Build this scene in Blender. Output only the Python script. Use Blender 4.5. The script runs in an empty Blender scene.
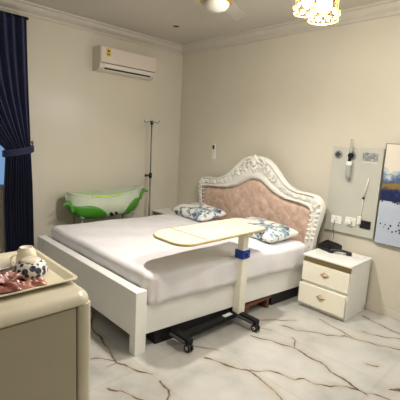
import bpy, bmesh, math, random
import numpy as np
from mathutils import Vector, Matrix
random.seed(7)
PI = math.pi
S = bpy.context.scene
C = S.collection
rad = math.radians

# ------------------------------------------------------------------ materials
def hexc(r, g, b):
    def l(c):
        c /= 255.0
        return c / 12.92 if c <= .04045 else ((c + .055) / 1.055) ** 2.4
    return (l(r), l(g), l(b), 1)

class NT:
    """small node-tree helper"""
    def __init__(self, name):
        self.m = bpy.data.materials.new(name); self.m.use_nodes = True
        self.t = self.m.node_tree; self.n = self.t.nodes
        self.b = self.n['Principled BSDF']
    def add(self, kind, **kw):
        x = self.n.new(kind)
        for k, v in kw.items(): setattr(x, k, v)
        return x
    def link(self, a, b): self.t.links.new(a, b)
    def coord(self): return self.add('ShaderNodeTexCoord').outputs['Object']
    def noise(self, scale, detail=4, vec=None, rough=.55):
        x = self.add('ShaderNodeTexNoise'); x.inputs['Scale'].default_value = scale
        x.inputs['Detail'].default_value = detail; x.inputs['Roughness'].default_value = rough
        self.link(vec if vec is not None else self.coord(), x.inputs['Vector']); return x.outputs['Fac']
    def ramp(self, fac, stops, interp='LINEAR'):
        r = self.add('ShaderNodeValToRGB'); r.color_ramp.interpolation = interp
        e = r.color_ramp.elements
        while len(e) < len(stops): e.new(.5)
        for i, (p, c) in enumerate(stops): e[i].position = p; e[i].color = c
        self.link(fac, r.inputs['Fac']); return r.outputs['Color']
    def mix(self, fac, a, b, mode='MIX'):
        x = self.add('ShaderNodeMix', data_type='RGBA', blend_type=mode)
        for s, v in ((x.inputs[0], fac), (x.inputs[6], a), (x.inputs[7], b)):
            if hasattr(v, 'is_linked'): self.link(v, s)
            else: s.default_value = v
        return x.outputs[2]
    def math(self, op, a, b=0.0, clamp=False):
        x = self.add('ShaderNodeMath', operation=op, use_clamp=clamp)
        for s, v in ((x.inputs[0], a), (x.inputs[1], b)):
            if hasattr(v, 'is_linked'): self.link(v, s)
            else: s.default_value = v
        return x.outputs[0]
    def bump(self, h, strength=.2, dist=.01):
        x = self.add('ShaderNodeBump'); x.inputs['Strength'].default_value = strength
        x.inputs['Distance'].default_value = dist
        self.link(h, x.inputs['Height']); self.link(x.outputs['Normal'], self.b.inputs['Normal'])
    def set(self, **kw):
        names = dict(col='Base Color', rough='Roughness', metal='Metallic', spec='Specular IOR Level', trans='Transmission Weight',
                     alpha='Alpha', coat='Coat Weight', coatr='Coat Roughness', sheen='Sheen Weight', ior='IOR', sss='Subsurface Weight',
                     emis='Emission Color', emis_s='Emission Strength')
        for k, v in kw.items():
            s = self.b.inputs[names[k]]
            if hasattr(v, 'is_linked'): self.link(v, s)
            else: s.default_value = v
        return self

def mat(name, rgb, rough=.5, metal=0., var=.06, scale=6., bump=0., bscale=60., **kw):
    t = NT(name); c = hexc(*rgb)
    d = tuple(max(0, x * (1 - var * 1.6)) for x in c[:3]) + (1,)
    l = tuple(min(1, x * (1 + var)) for x in c[:3]) + (1,)
    t.set(col=t.ramp(t.noise(scale), [(.3, d), (.7, l)]), rough=rough, metal=metal, **kw)
    if bump: t.bump(t.noise(bscale, 3), bump)
    return t.m

M = {}
M['wall'] = mat('wall_paint', (211, 205, 190), .26, var=.02, scale=1.5, bump=.03, bscale=9, spec=.4)
M['ceiling'] = mat('ceiling_paint', (196, 190, 180), .6, var=.015, scale=1.2)
M['cornice'] = mat('cornice_plaster', (198, 192, 181), .5, var=.02)
M['base'] = mat('skirting_paint', (226, 218, 200), .3, var=.03)
M['bed_white'] = mat('bed_gloss_white', (240, 240, 235), .28, var=.025, scale=4)
M['carved'] = mat('carved_white', (234, 232, 224), .38, var=.04, scale=18)
M['cream'] = mat('cabinet_cream', (210, 202, 172), .3, var=.03, scale=3)
M['tray'] = mat('tray_cream', (216, 208, 182), .3, var=.03)
M['ns_white'] = mat('nightstand_white', (240, 240, 234), .25, var=.02)
M['ns_cream'] = mat('drawer_cream', (243, 239, 222), .22, var=.02)
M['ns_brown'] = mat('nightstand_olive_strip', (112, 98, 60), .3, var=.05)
M['knob'] = mat('knob_bronze', (178, 152, 120), .4, metal=.1)
M['tbl'] = mat('table_laminate', (224, 217, 186), .45, var=.02)
M['tbl_edge'] = mat('table_edge', (176, 160, 112), .5)
M['col'] = mat('column_enamel', (240, 238, 222), .3, var=.02)
M['blue'] = mat('blue_plastic', (24, 56, 150), .35)
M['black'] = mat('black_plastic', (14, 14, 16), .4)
M['blackmetal'] = mat('black_metal', (12, 12, 13), .6, spec=.3)
M['label'] = mat('label_white', (222, 222, 222), .5)
M['chrome'] = mat('chrome', (120, 122, 122), .28, metal=.85)
M['gold'] = mat('gold_metal', (222, 178, 92), .25, metal=.9)
M['ac'] = mat('ac_plastic', (214, 203, 192), .35, var=.015)
M['ac_light'] = mat('ac_trim', (220, 214, 204), .35, var=.015)
M['ac_dark'] = mat('ac_slot', (44, 42, 40), .5)
M['yellow'] = mat('sticker_yellow', (214, 186, 40), .5)
M['ink'] = mat('sticker_ink', (28, 24, 14), .6)
M['panel'] = mat('panel_grey', (190, 190, 180), .4, var=.02)
M['grey'] = mat('grey_plastic', (148, 150, 148), .4)
M['socket'] = mat('socket_white', (232, 230, 222), .3)
M['wood'] = mat('brown_wood', (104, 58, 34), .4, var=.2, scale=14)
M['green'] = mat('bath_green', (70, 140, 38), .4, var=.08, scale=9)
M['lime'] = mat('bath_lime_rim', (176, 222, 84), .35)
M['bathleg'] = mat('bath_stand', (150, 152, 148), .4)
M['cup'] = mat('cup_glaze', (232, 222, 200), .22)
M['pole'] = mat('pole_steel', (122, 126, 126), .45, metal=.3)
M['hole'] = mat('downlight_dark', (22, 18, 14), .5)
M['downrim'] = mat('downlight_rim', (200, 194, 182), .4)
M['blade'] = mat('fan_blade', (150, 145, 136), .4)
M['dome'] = mat('fan_dome', (206, 202, 192), .3)
M['frame_dark'] = mat('canvas_edge', (70, 66, 58), .5)
M['winframe'] = mat('window_frame', (190, 196, 200), .4)
M['seam'] = mat('seam_tan', (120, 108, 78), .6)  # tan-brown line of the tabletop flap seam
M['outlet'] = mat('outlet_dark_grey', (66, 68, 68), .4)
M['remote'] = mat('holder_plastic', (226, 226, 220), .3, var=.02)

t = NT('translucent_tub'); t.set(col=t.ramp(t.noise(5), [(.3, hexc(206, 216, 196)), (.7, hexc(222, 228, 208))]), rough=.3, trans=.25, ior=1.2)
M['tub'] = t.m
t = NT('clear_plastic'); t.set(col=hexc(214, 220, 218), rough=.12, trans=.6, ior=1.2); t.bump(t.noise(30), .05); M['clear'] = t.m
t = NT('window_glass'); t.set(col=(.95, .97, 1, 1), rough=.03, trans=1., ior=1.01); t.bump(t.noise(3), .01); M['glass'] = t.m

# curtain: deep navy cloth
t = NT('curtain_navy'); n = t.noise(40, 5)
t.set(col=t.ramp(n, [(.3, hexc(6, 14, 48)), (.7, hexc(10, 28, 82))]), rough=.6, sheen=.15); t.bump(n, .15)
M['curtain'] = t.m
# sheet
t = NT('sheet_white'); n = t.noise(7, 5)
t.set(col=t.ramp(t.noise(3, 3), [(.3, hexc(228, 225, 229)), (.7, hexc(240, 238, 241))]), rough=.55, sheen=.1); t.bump(n, .25, .02)
M['sheet'] = t.m
# tufted velvet/leather
t = NT('rose_upholstery'); n = t.noise(14, 5)
t.set(col=t.ramp(n, [(.25, hexc(176, 146, 130)), (.55, hexc(208, 178, 160)), (.8, hexc(228, 202, 186))]), rough=.4, sheen=.3); t.bump(t.noise(50), .1)
M['rose'] = t.m
# pillow: white with blue-teal leaf print
t = NT('pillow_print'); co = t.coord()
v = t.add('ShaderNodeTexVoronoi'); v.inputs['Scale'].default_value = 7.5
w = t.add('ShaderNodeTexNoise'); w.inputs['Scale'].default_value = 9; w.inputs['Detail'].default_value = 3; t.link(co, w.inputs['Vector'])
mx = t.add('ShaderNodeMix', data_type='RGBA'); mx.inputs[0].default_value = .18; t.link(co, mx.inputs[6]); t.link(w.outputs['Color'], mx.inputs[7])
t.link(mx.outputs[2], v.inputs['Vector'])
n1 = t.noise(16, 4, mx.outputs[2]); n2 = t.noise(5.5, 2)
leaf = t.ramp(n1, [(.46, (0, 0, 0, 1)), (.52, (1, 1, 1, 1))]); area = t.ramp(n2, [(.46, (0, 0, 0, 1)), (.5, (1, 1, 1, 1))])
big = t.ramp(v.outputs['Distance'], [(.26, (1, 1, 1, 1)), (.31, (0, 0, 0, 1))])
k = t.math('MULTIPLY', area, t.math('MAXIMUM', leaf, big))
blue = t.ramp(t.noise(8, 3), [(.4, hexc(30, 46, 74)), (.5, hexc(70, 100, 124)), (.62, hexc(140, 170, 182))])
t.set(col=t.mix(k, hexc(228, 228, 222), blue), rough=.7, sheen=.1); t.bump(t.noise(9, 4), .3, .02)
M['pillow'] = t.m
# spotted pot
t = NT('spotted_glaze'); v = t.add('ShaderNodeTexVoronoi'); v.inputs['Scale'].default_value = 39; v.inputs['Randomness'].default_value = .55
t.link(t.coord(), v.inputs['Vector'])
k = t.ramp(v.outputs['Distance'], [(.50, (1, 1, 1, 1)), (.55, (0, 0, 0, 1))])
sp = t.ramp(t.noise(90, 3), [(.4, hexc(28, 34, 58)), (.65, hexc(78, 80, 96))])
t.set(col=t.mix(k, hexc(228, 224, 214), sp), rough=.25); M['spots'] = t.m
# packets
def packet_mat(name, a, b, c):
    t = NT(name); n = t.noise(26, 5)
    t.set(col=t.ramp(n, [(.3, hexc(*a)), (.5, hexc(*b)), (.68, hexc(*c))]), rough=.25, coat=.4); t.bump(t.noise(38, 4), .5, .01); return t.m
M['packet_a'] = packet_mat('packet_red', (60, 26, 26), (124, 62, 56), (170, 116, 104))
M['packet_b'] = packet_mat('packet_mauve', (84, 44, 44), (144, 92, 88), (190, 150, 142))
M['packet_c'] = packet_mat('packet_salmon', (110, 56, 46), (170, 108, 92), (204, 160, 146))
# scuffed cabinet cream
t = NT('cabinet_scuffed'); n = t.noise(5, 6)
col = t.ramp(n, [(.3, hexc(192, 185, 164)), (.7, hexc(208, 201, 180))])
sc = t.add('ShaderNodeMapping'); sc.inputs['Scale'].default_value = (6, 5, 60); t.link(t.coord(), sc.inputs['Vector'])
k = t.ramp(t.noise(3, 5, sc.outputs[0]), [(.69, (0, 0, 0, 1)), (.72, (1, 1, 1, 1))])
t.set(col=t.mix(k, col, hexc(238, 232, 214)), rough=.27); M['cab'] = t.m
M['cab_shaded'] = mat('cabinet_cream_shaded', (160, 152, 130), .35, var=.03, scale=3)  # cabinet cream darkened, the shade on the front is put into the colour
# paper with faint print
t = NT('printed_paper'); w = t.add('ShaderNodeTexWave'); w.inputs['Scale'].default_value = 24; w.inputs['Distortion'].default_value = 2
w.bands_direction = 'Y'; t.link(t.coord(), w.inputs['Vector'])
k = t.math('MULTIPLY', t.ramp(w.outputs['Fac'], [(.6, (0, 0, 0, 1)), (.7, (1, 1, 1, 1))]), t.ramp(t.noise(24), [(.45, (0, 0, 0, 1)), (.5, (.45, .45, .45, 1))]))
t.set(col=t.mix(k, hexc(236, 232, 228), hexc(150, 120, 150)), rough=.6); M['paper'] = t.m
# plate with marks
t = NT('nameplate'); br = t.add('ShaderNodeTexNoise'); br.inputs['Scale'].default_value = 70; t.link(t.coord(), br.inputs['Vector'])
t.set(col=t.ramp(br.outputs['Fac'], [(.5, hexc(122, 126, 128)), (.6, hexc(190, 192, 190))]), rough=.4); M['plate'] = t.m

# painting: abstract horizontal bands (object space = world)
t = NT('abstract_painting'); co = t.coord()
sx = t.add('ShaderNodeSeparateXYZ'); t.link(co, sx.inputs[0]); z = sx.outputs['Z']; xx = sx.outputs['X']
nz = t.noise(8, 8, co, .72)
zz = t.math('ADD', z, t.math('MULTIPLY', t.math('SUBTRACT', nz, .5), .42))
f = t.math('DIVIDE', t.math('SUBTRACT', zz, 1.045), .66)
stops = [(0, hexc(176, 186, 204)), (.165, hexc(186, 196, 212)), (.175, hexc(14, 24, 62)), (.29, hexc(20, 40, 90)), (.325, hexc(96, 82, 52)), (.40, hexc(146, 116, 66)),
         (.43, hexc(60, 76, 100)), (.50, hexc(92, 120, 156)), (.545, hexc(168, 180, 190)), (.60, hexc(220, 212, 198)), (1, hexc(228, 219, 204))]
col = t.ramp(f, stops)
mz = t.noise(15, 4, co); col = t.mix(t.math('MULTIPLY', mz, .3), col, hexc(220, 220, 220), 'OVERLAY')
v = t.add('ShaderNodeTexVoronoi'); v.inputs['Scale'].default_value = 32
mp = t.add('ShaderNodeMapping'); mp.inputs['Scale'].default_value = (1.1, 0, .8); t.link(co, mp.inputs['Vector']); t.link(mp.outputs[0], v.inputs['Vector'])
k = t.ramp(v.outputs['Distance'], [(.27, (1, 1, 1, 1)), (.33, (0, 0, 0, 1))])
band = t.math('MULTIPLY', t.ramp(z, [(.80, (0, 0, 0, 1)), (.815, (1, 1, 1, 1)), (.955, (1, 1, 1, 1)), (.97, (0, 0, 0, 1))]), t.ramp(t.noise(5, 1, co), [(.36, (0, 0, 0, 1)), (.4, (1, 1, 1, 1))]))
t.set(col=t.mix(t.math('MULTIPLY', k, band), col, hexc(34, 44, 72)), rough=.3); M['painting'] = t.m

# marble floor: veins come as a vertex attribute laid out in floor coordinates
t = NT('marble_tiles'); co = t.coord()
at = t.add('ShaderNodeAttribute', attribute_name='vein'); sp = t.add('ShaderNodeSeparateColor'); t.link(at.outputs['Color'], sp.inputs[0])
cl = t.noise(1.7, 6, co, .6)
base = t.ramp(cl, [(.3, hexc(160, 158, 152)), (.48, hexc(184, 182, 176)), (.7, hexc(200, 198, 192))])
base = t.mix(t.math('MULTIPLY', sp.outputs['Green'], t.math('MULTIPLY', t.noise(9, 5, co), .7)), base, hexc(168, 148, 116))
core = t.math('MULTIPLY', sp.outputs['Red'], t.ramp(t.noise(11, 4, co), [(.3, (.65, .65, .65, 1)), (.5, (1, 1, 1, 1))]), True)
base = t.mix(core, base, hexc(54, 48, 46))
base = t.mix(t.math('MULTIPLY', sp.outputs['Blue'], .16), base, hexc(150, 142, 126))
t.set(col=base, rough=.13, spec=.5); t.bump(t.noise(2, 2, co), .01); M['marble'] = t.m

# lamps
t = NT('pendant_bulb'); t.set(col=hexc(255, 240, 200), emis=(1, .92, .78, 1), emis_s=14.); t.set(rough=t.math('ADD', t.noise(5), 0.)); M['bulb'] = t.m
t = NT('pendant_crystal'); t.set(col=hexc(250, 236, 190), rough=.12, trans=.7, ior=1.3, emis=(1, .80, .42, 1), emis_s=.15); t.bump(t.noise(60), .3); M['crystal'] = t.m

# ------------------------------------------------------------------ mesh helpers
def obj(name, bm, m, parent=None, smooth=False, angle=None):
    me = bpy.data.meshes.new(name); bmesh.ops.recalc_face_normals(bm, faces=bm.faces[:]); bm.to_mesh(me); bm.free()
    o = bpy.data.objects.new(name, me); C.objects.link(o)
    for x in (m if isinstance(m, (list, tuple)) else [m]): me.materials.append(x)
    if smooth or angle:
        for p in me.polygons: p.use_smooth = True
        if angle:
            b = bmesh.new(); b.from_mesh(me)
            for e in b.edges:
                if len(e.link_faces) == 2 and e.calc_face_angle(0) > rad(angle): e.smooth = False
            b.to_mesh(me); b.free()
    if parent:
        o.parent = parent
        pm = world(parent)
        o.matrix_parent_inverse = pm.inverted()
    return o
def world(o):
    m = o.matrix_basis.copy()
    if o.parent: m = world(o.parent) @ o.matrix_parent_inverse @ m
    return m
def thing(name, label, cat, loc=(0, 0, 0), group=None):
    o = bpy.data.objects.new(name, None); C.objects.link(o); o.location = loc; o.empty_display_size = .1
    return tag(o, label, cat, group)
def tag(o, label, cat, group=None, kind=None):
    o['label'] = label; o['category'] = cat
    if group: o['group'] = group
    if kind: o['kind'] = kind
    return o
def struct(name, bm, m, parent=None, **kw):
    o = obj(name, bm, m, parent, **kw)
    if not parent: o['kind'] = 'structure'
    return o
def plab(o, s): o['label'] = s; return o

def box(bm, x0, x1, y0, y1, z0, z1, bev=0., seg=2, mtx=None):
    r = bmesh.ops.create_cube(bm, size=1); vs = r['verts']
    for v in vs:
        v.co = Vector(((x0 + x1) / 2 + v.co.x * (x1 - x0), (y0 + y1) / 2 + v.co.y * (y1 - y0), (z0 + z1) / 2 + v.co.z * (z1 - z0)))
    if bev:
        es = list({e for v in vs for e in v.link_edges})
        r = bmesh.ops.bevel(bm, geom=es, offset=bev, segments=seg, affect='EDGES', profile=.5)
        vs = list({v for f in r['faces'] for v in f.verts} | {v for v in vs if v.is_valid})
    if mtx:
        for v in vs: v.co = mtx @ v.co
    return vs
def B(*a, **k):
    bm = bmesh.new(); box(bm, *a, **k); return bm
def cyl(bm, a, b, r, r2=None, n=16, cap=True):
    a, b = Vector(a), Vector(b); d = b - a; r2 = r if r2 is None else r2
    q = d.to_track_quat('Z', 'Y').to_matrix()
    ra = [bm.verts.new(a + q @ Vector((r * math.cos(2 * PI * i / n), r * math.sin(2 * PI * i / n), 0))) for i in range(n)]
    rb = [bm.verts.new(b + q @ Vector((r2 * math.cos(2 * PI * i / n), r2 * math.sin(2 * PI * i / n), 0))) for i in range(n)]
    for i in range(n): bm.faces.new((ra[i], ra[(i + 1) % n], rb[(i + 1) % n], rb[i]))
    if cap: bm.faces.new(ra[::-1]); bm.faces.new(rb)
def CY(*a, **k):
    bm = bmesh.new(); cyl(bm, *a, **k); return bm
def tube(bm, pts, r, n=8, closed=False, rad_fn=None):
    pts = [Vector(p) for p in pts]; rings = []; N = len(pts); up = Vector((0, 0, 1))
    prev = None
    for i, p in enumerate(pts):
        if closed: d = pts[(i + 1) % N] - pts[i - 1]
        else: d = pts[min(i + 1, N - 1)] - pts[max(i - 1, 0)]
        d.normalize()
        if prev is None:
            a = d.cross(up) if abs(d.z) < .9 else d.cross(Vector((1, 0, 0)))
        else: a = prev - d * prev.dot(d)
        a.normalize(); prev = a; b = d.cross(a); rr = rad_fn(i / (N - 1)) if rad_fn else r
        rings.append([bm.verts.new(p + rr * (a * math.cos(2 * PI * k / n) + b * math.sin(2 * PI * k / n))) for k in range(n)])
    for i in range(N if closed else N - 1):
        A, Bq = rings[i], rings[(i + 1) % N]
        for k in range(n): bm.faces.new((A[k], A[(k + 1) % n], Bq[(k + 1) % n], Bq[k]))
    if not closed: bm.faces.new(rings[0][::-1]); bm.faces.new(rings[-1])
def T(*a, **k):
    bm = bmesh.new(); tube(bm, *a, **k); return bm
def lathe(bm, prof, c=(0, 0, 0), n=32, mtx=None):
    rings = []; c = Vector(c)
    for r, z in prof:
        if r < 1e-5: rings.append([bm.verts.new(c + Vector((0, 0, z)))])
        else: rings.append([bm.verts.new(c + Vector((r * math.cos(2 * PI * i / n), r * math.sin(2 * PI * i / n), z))) for i in range(n)])
    for A, Bq in zip(rings, rings[1:]):
        for i in range(n):
            j = (i + 1) % n
            f = [A[i % len(A)], A[j % len(A)], Bq[j % len(Bq)], Bq[i % len(Bq)]]
            f = list(dict.fromkeys(f))
            if len(f) > 2: bm.faces.new(f)
    if mtx:
        for R in rings:
            for v in R: v.co = mtx @ v.co
def LA(*a, **k):
    bm = bmesh.new(); lathe(bm, *a, **k); return bm
def ell(bm, c, r, mtx=None, u=12, v=8):
    R = bmesh.ops.create_uvsphere(bm, u_segments=u, v_segments=v, radius=1)
    for q in R['verts']:
        p = Vector((q.co.x * r[0], q.co.y * r[1], q.co.z * r[2]))
        q.co = (mtx @ p if mtx else p) + Vector(c)
def grid(bm, P):
    V = [[bm.verts.new(p) for p in row] for row in P]
    for i in range(len(V) - 1):
        for j in range(len(V[0]) - 1): bm.faces.new((V[i][j], V[i][j + 1], V[i + 1][j + 1], V[i + 1][j]))
    return V
def prism(bm, pts, axis, a, b):
    """extrude a 2D polygon along an axis ('x','y','z')"""
    def mk(p, t): return {'x': (t, p[0], p[1]), 'y': (p[0], t, p[1]), 'z': (p[0], p[1], t)}[axis]
    A = [bm.verts.new(mk(p, a)) for p in pts]; Bq = [bm.verts.new(mk(p, b)) for p in pts]; n = len(pts)
    for i in range(n): bm.faces.new((A[i], A[(i + 1) % n], Bq[(i + 1) % n], Bq[i]))
    bm.faces.new(A[::-1]); bm.faces.new(Bq)
def PR(*a, **k):
    bm = bmesh.new(); prism(bm, *a, **k); return bm
def crom(P, n):
    P = [Vector(p) for p in P]; Q = [P[0] * 2 - P[1]] + P + [P[-1] * 2 - P[-2]]; out = []
    m = len(P) - 1
    for k in range(n + 1):
        u = k / n * m; i = min(int(u), m - 1); t = u - i; a, b, c, d = Q[i:i + 4]
        out.append(.5 * ((2 * b) + (c - a) * t + (2 * a - 5 * b + 4 * c - d) * t * t + (3 * b - a - 3 * c + d) * t ** 3))
    return out
def dup(root, loc, label):
    r = root.copy(); C.objects.link(r); r.location = loc; r['label'] = label
    def rec(src, dst):
        for ch in list(src.children):
            c = ch.copy(); C.objects.link(c); c.parent = dst; c.matrix_parent_inverse = ch.matrix_parent_inverse.copy(); rec(ch, c)
    rec(root, r); return r

# ------------------------------------------------------------------ room
RX, RY, H = 5.7, -5.3, 2.97
# floor with vein attribute
veins = [
 ([(1.45,-2.2),(1.71,-2.36),(1.93,-2.39),(2.22,-2.45),(2.29,-2.47),(2.35,-2.44),(2.48,-2.39),(2.57,-2.35)],.011),
 ([(1.9,-2.75),(2.13,-2.58),(2.18,-2.51),(2.26,-2.47)],.008), ([(2.29,-2.54),(2.29,-2.47)],.006),
 ([(2.5,-2.66),(2.57,-2.6),(2.65,-2.58),(2.73,-2.55),(2.86,-2.5)],.008), ([(2.65,-2.34),(2.75,-2.36),(2.81,-2.39),(2.86,-2.5),(2.95,-2.6)],.009),
 ([(2.42,-1.91),(2.48,-1.87),(2.56,-1.82),(2.65,-1.77)],.006),
 ([(2.65,-1.91),(2.73,-1.88),(2.83,-1.86),(2.93,-1.8),(2.97,-1.78),(3.03,-1.79),(3.15,-1.8),(3.3,-1.85)],.010),
 ([(2.97,-1.78),(3.07,-1.66),(3.16,-1.63),(3.24,-1.6),(3.29,-1.54),(3.36,-1.54),(3.43,-1.49),(3.52,-1.38),(3.58,-1.36),(3.64,-1.36),(3.68,-1.32),(3.9,-1.25)],.007),
 ([(2.68,-1.375),(2.82,-1.32),(3.0,-1.25),(3.12,-1.26),(3.26,-1.27),(3.4,-1.32),(3.52,-1.34),(3.66,-1.37)],.011), ([(2.92,-1.13),(2.97,-1.15),(3.01,-1.24)],.007),
 ([(2.55,-1.08),(2.65,-.95),(2.76,-.82)],.008),
 ([(2.74,-1.01),(2.87,-.97),(2.98,-.89),(3.09,-.84),(3.19,-.72),(3.27,-.71),(3.31,-.69),(3.44,-.64),(3.7,-.52)],.009),
 ([(2.89,-.62),(3.02,-.65),(3.15,-.67),(3.25,-.69)],.009), ([(3.13,-.2),(3.29,-.25),(3.44,-.28),(3.7,-.30)],.009),
 ([(3.27,-.51),(3.34,-.5),(3.44,-.46),(3.6,-.3)],.008), ([(3.74,-1.19),(3.8,-1.1)],.02), ([(2.61,-1.22),(2.72,-1.17)],.006), ([(3.5,-1.0),(3.56,-.96)],.01),
]
for _ in range(26):   # further veins over the rest of the room
    x, y = random.uniform(.2, 5.4), random.uniform(-5.1, -.2)
    if 1.5 < x < 3.9 and y > -2.9: continue
    a = random.uniform(-.3, .5); p = [(x, y)]
    for k in range(6): a += random.uniform(-.5, .5); x += .18 * math.cos(a); y += .18 * math.sin(a); p.append((x, y))
    veins.append((p, random.uniform(.006, .012)))
xs = np.concatenate([np.linspace(0, 1.6, 50)[:-1], np.linspace(1.6, 3.9, 420)[:-1], np.linspace(3.9, RX, 60)])
ys = np.concatenate([np.linspace(RY, -2.9, 70)[:-1], np.linspace(-2.9, 0, 520)])
nx, ny = len(xs), len(ys)
gx, gy = np.meshgrid(xs, ys)
wx = gx + .005 * np.sin(gy * 31 + gx * 17) + .004 * np.sin(gx * 57 - gy * 23) + .0015 * np.sin(gx * 111 + gy * 73)
wy = gy + .005 * np.sin(gx * 29 - gy * 13) + .004 * np.sin(gy * 61 + gx * 19) + .0015 * np.sin(gx * 91 - gy * 103)
R_ = np.zeros_like(gx); G_ = np.zeros_like(gx)
for pts, w in veins:
    for (ax, ay), (bx, by) in zip(pts, pts[1:]):
        i0, i1 = np.searchsorted(xs, (min(ax, bx) - .15, max(ax, bx) + .15)); j0, j1 = np.searchsorted(ys, (min(ay, by) - .15, max(ay, by) + .15))
        sl = np.s_[j0:j1, i0:i1]; X_, Y_ = wx[sl], wy[sl]
        if not X_.size: continue
        dx, dy = bx - ax, by - ay; L2 = dx * dx + dy * dy
        tt = np.clip(((X_ - ax) * dx + (Y_ - ay) * dy) / L2, 0, 1)
        dd = np.hypot(X_ - ax - tt * dx, Y_ - ay - tt * dy)
        ww = w * (1 + .4 * np.sin(X_ * 23 + Y_ * 31))
        R_[sl] = np.maximum(R_[sl], np.clip(1.25 - dd / (ww * .68), 0, 1)); G_[sl] = np.maximum(G_[sl], np.exp(-(dd / (w * 4.0)) ** 2))
jx = np.abs(((gx - .05 + .6) % 1.2) - .6); jy = np.abs(((gy + 2.35 + .3) % .6) - .3)
Bc = (np.minimum(jx, jy) < .008).astype(float)
me = bpy.data.meshes.new('floor')
idx = np.arange(nx * ny).reshape(ny, nx)
F = np.stack([idx[:-1, :-1], idx[:-1, 1:], idx[1:, 1:], idx[1:, :-1]], -1).reshape(-1, 4)
me.from_pydata(np.stack([gx, gy, gx * 0], -1).reshape(-1, 3).tolist(), [], F.tolist())
att = me.attributes.new('vein', 'FLOAT_COLOR', 'POINT')
att.data.foreach_set('color', np.stack([R_, G_, Bc, gx * 0 + 1], -1).astype(np.float32).ravel())
fl = bpy.data.objects.new('floor', me); C.objects.link(fl); me.materials.append(M['marble']); fl['kind'] = 'structure'

struct('ceiling', B(-.1, RX + .1, RY - .1, .1, H, H + .1), M['ceiling'])
struct('wall_back', B(-.12, RX + .12, 0, .12, -.05, H), M['wall'])
struct('wall_right', B(RX, RX + .12, RY, 0, -.05, H), M['wall'])
struct('wall_front', B(-.12, RX + .12, RY - .12, RY, -.05, H), M['wall'])
wy0, wy1, wz0, wz1 = -4.0, -2.42, .97, 2.35
bm = bmesh.new()
box(bm, -.12, 0, RY, wy0, -.05, H); box(bm, -.12, 0, wy1, 0, -.05, H)
box(bm, -.12, 0, wy0, wy1, -.05, wz0); box(bm, -.12, 0, wy0, wy1, wz1, H)
struct('wall_left', bm, M['wall'])
# window in the left wall behind the curtain
bm = bmesh.new(); f = .05
box(bm, -.10, -.02, wy0, wy0 + f, wz0, wz1, .004); box(bm, -.10, -.02, wy1 - f, wy1, wz0, wz1, .004)
box(bm, -.10, -.02, wy0 + f, wy1 - f, wz0, wz0 + f, .004); box(bm, -.10, -.02, wy0 + f, wy1 - f, wz1 - f, wz1, .004)
ym = (wy0 + wy1) / 2; box(bm, -.09, -.03, ym - .03, ym + .03, wz0 + f, wz1 - f, .004)
win = struct('window_1', bm, M['winframe'])
for a, b in ((wy0 + f, ym - .03), (ym + .03, wy1 - f)):
    obj('window_pane', B(-.063, -.057, a, b, wz0 + f, wz1 - f), M['glass'], win)
# stepped plaster cornice along walls
prof = [(0, 2.862), (.018, 2.862), (.022, 2.885), (.030, 2.893), (.046, 2.900), (.068, 2.918), (.080, 2.940), (.084, 2.950), (.112, 2.953), (.116, H), (0, H)]
struct('trim_1', PR(prof, 'y', RY, 0), M['cornice'])
struct('trim_2', PR([(-a, b) for a, b in prof], 'x', 0, RX), M['cornice'])
struct('baseboard_back', B(0, RX, -.010, 0, 0, .075, .003), M['wall'])
struct('baseboard_left', B(0, .010, RY, -.010, 0, .075, .003), M['wall'])

# ------------------------------------------------------------------ bed
bed = thing('double_bed', 'large white double bed with carved headboard and rose tufted panel', 'bed', (1.45, -1.2, 0))
bm = B(.41, 2.305, -2.318, -2.236, .142, .502, .006)
fb = obj('footboard', bm, M['bed_white'], bed)
for x0, x1 in ((.41, .487), (2.234, 2.311)):
    obj('leg', B(x0, x1, -2.321, -2.222, 0, .142, .004), M['bed_white'], bed)
obj('footboard_post', B(2.234, 2.311, -2.321, -2.222, .142, .504, .005), M['bed_white'], bed)
obj('footboard_post', B(.405, .482, -2.321, -2.222, .142, .504, .005), M['bed_white'], bed)
def rail(xa, xb, inw):
    pts = [(xa, -2.226), (xb, -.20), (xb + inw, -.20), (xa + inw, -2.226)]
    bm = PR(pts, 'z', .14, .375); bmesh.ops.bevel(bm, geom=bm.edges[:], offset=.005, segments=2, affect='EDGES'); return bm
obj('side_rail', rail(2.298, 2.522, -.035), M['bed_white'], bed)
obj('side_rail', rail(.42, .60, .035), M['bed_white'], bed)
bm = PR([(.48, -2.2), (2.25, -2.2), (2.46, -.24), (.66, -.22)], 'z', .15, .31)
obj('underbed_blocker', bm, M['black'], bed)  # slab added below the mattress, made black to keep light out underneath
obj('underbed_shade_fill', PR([(.60, -2.10), (2.27, -2.10), (2.345, -1.335), (2.19, -1.335), (2.19, -.745), (2.42, -.745), (2.455, -.30), (.75, -.30)], 'z', 0, .15), M['black'], bed)  # black block added under the bed, standing in for the deep shade there
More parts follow.
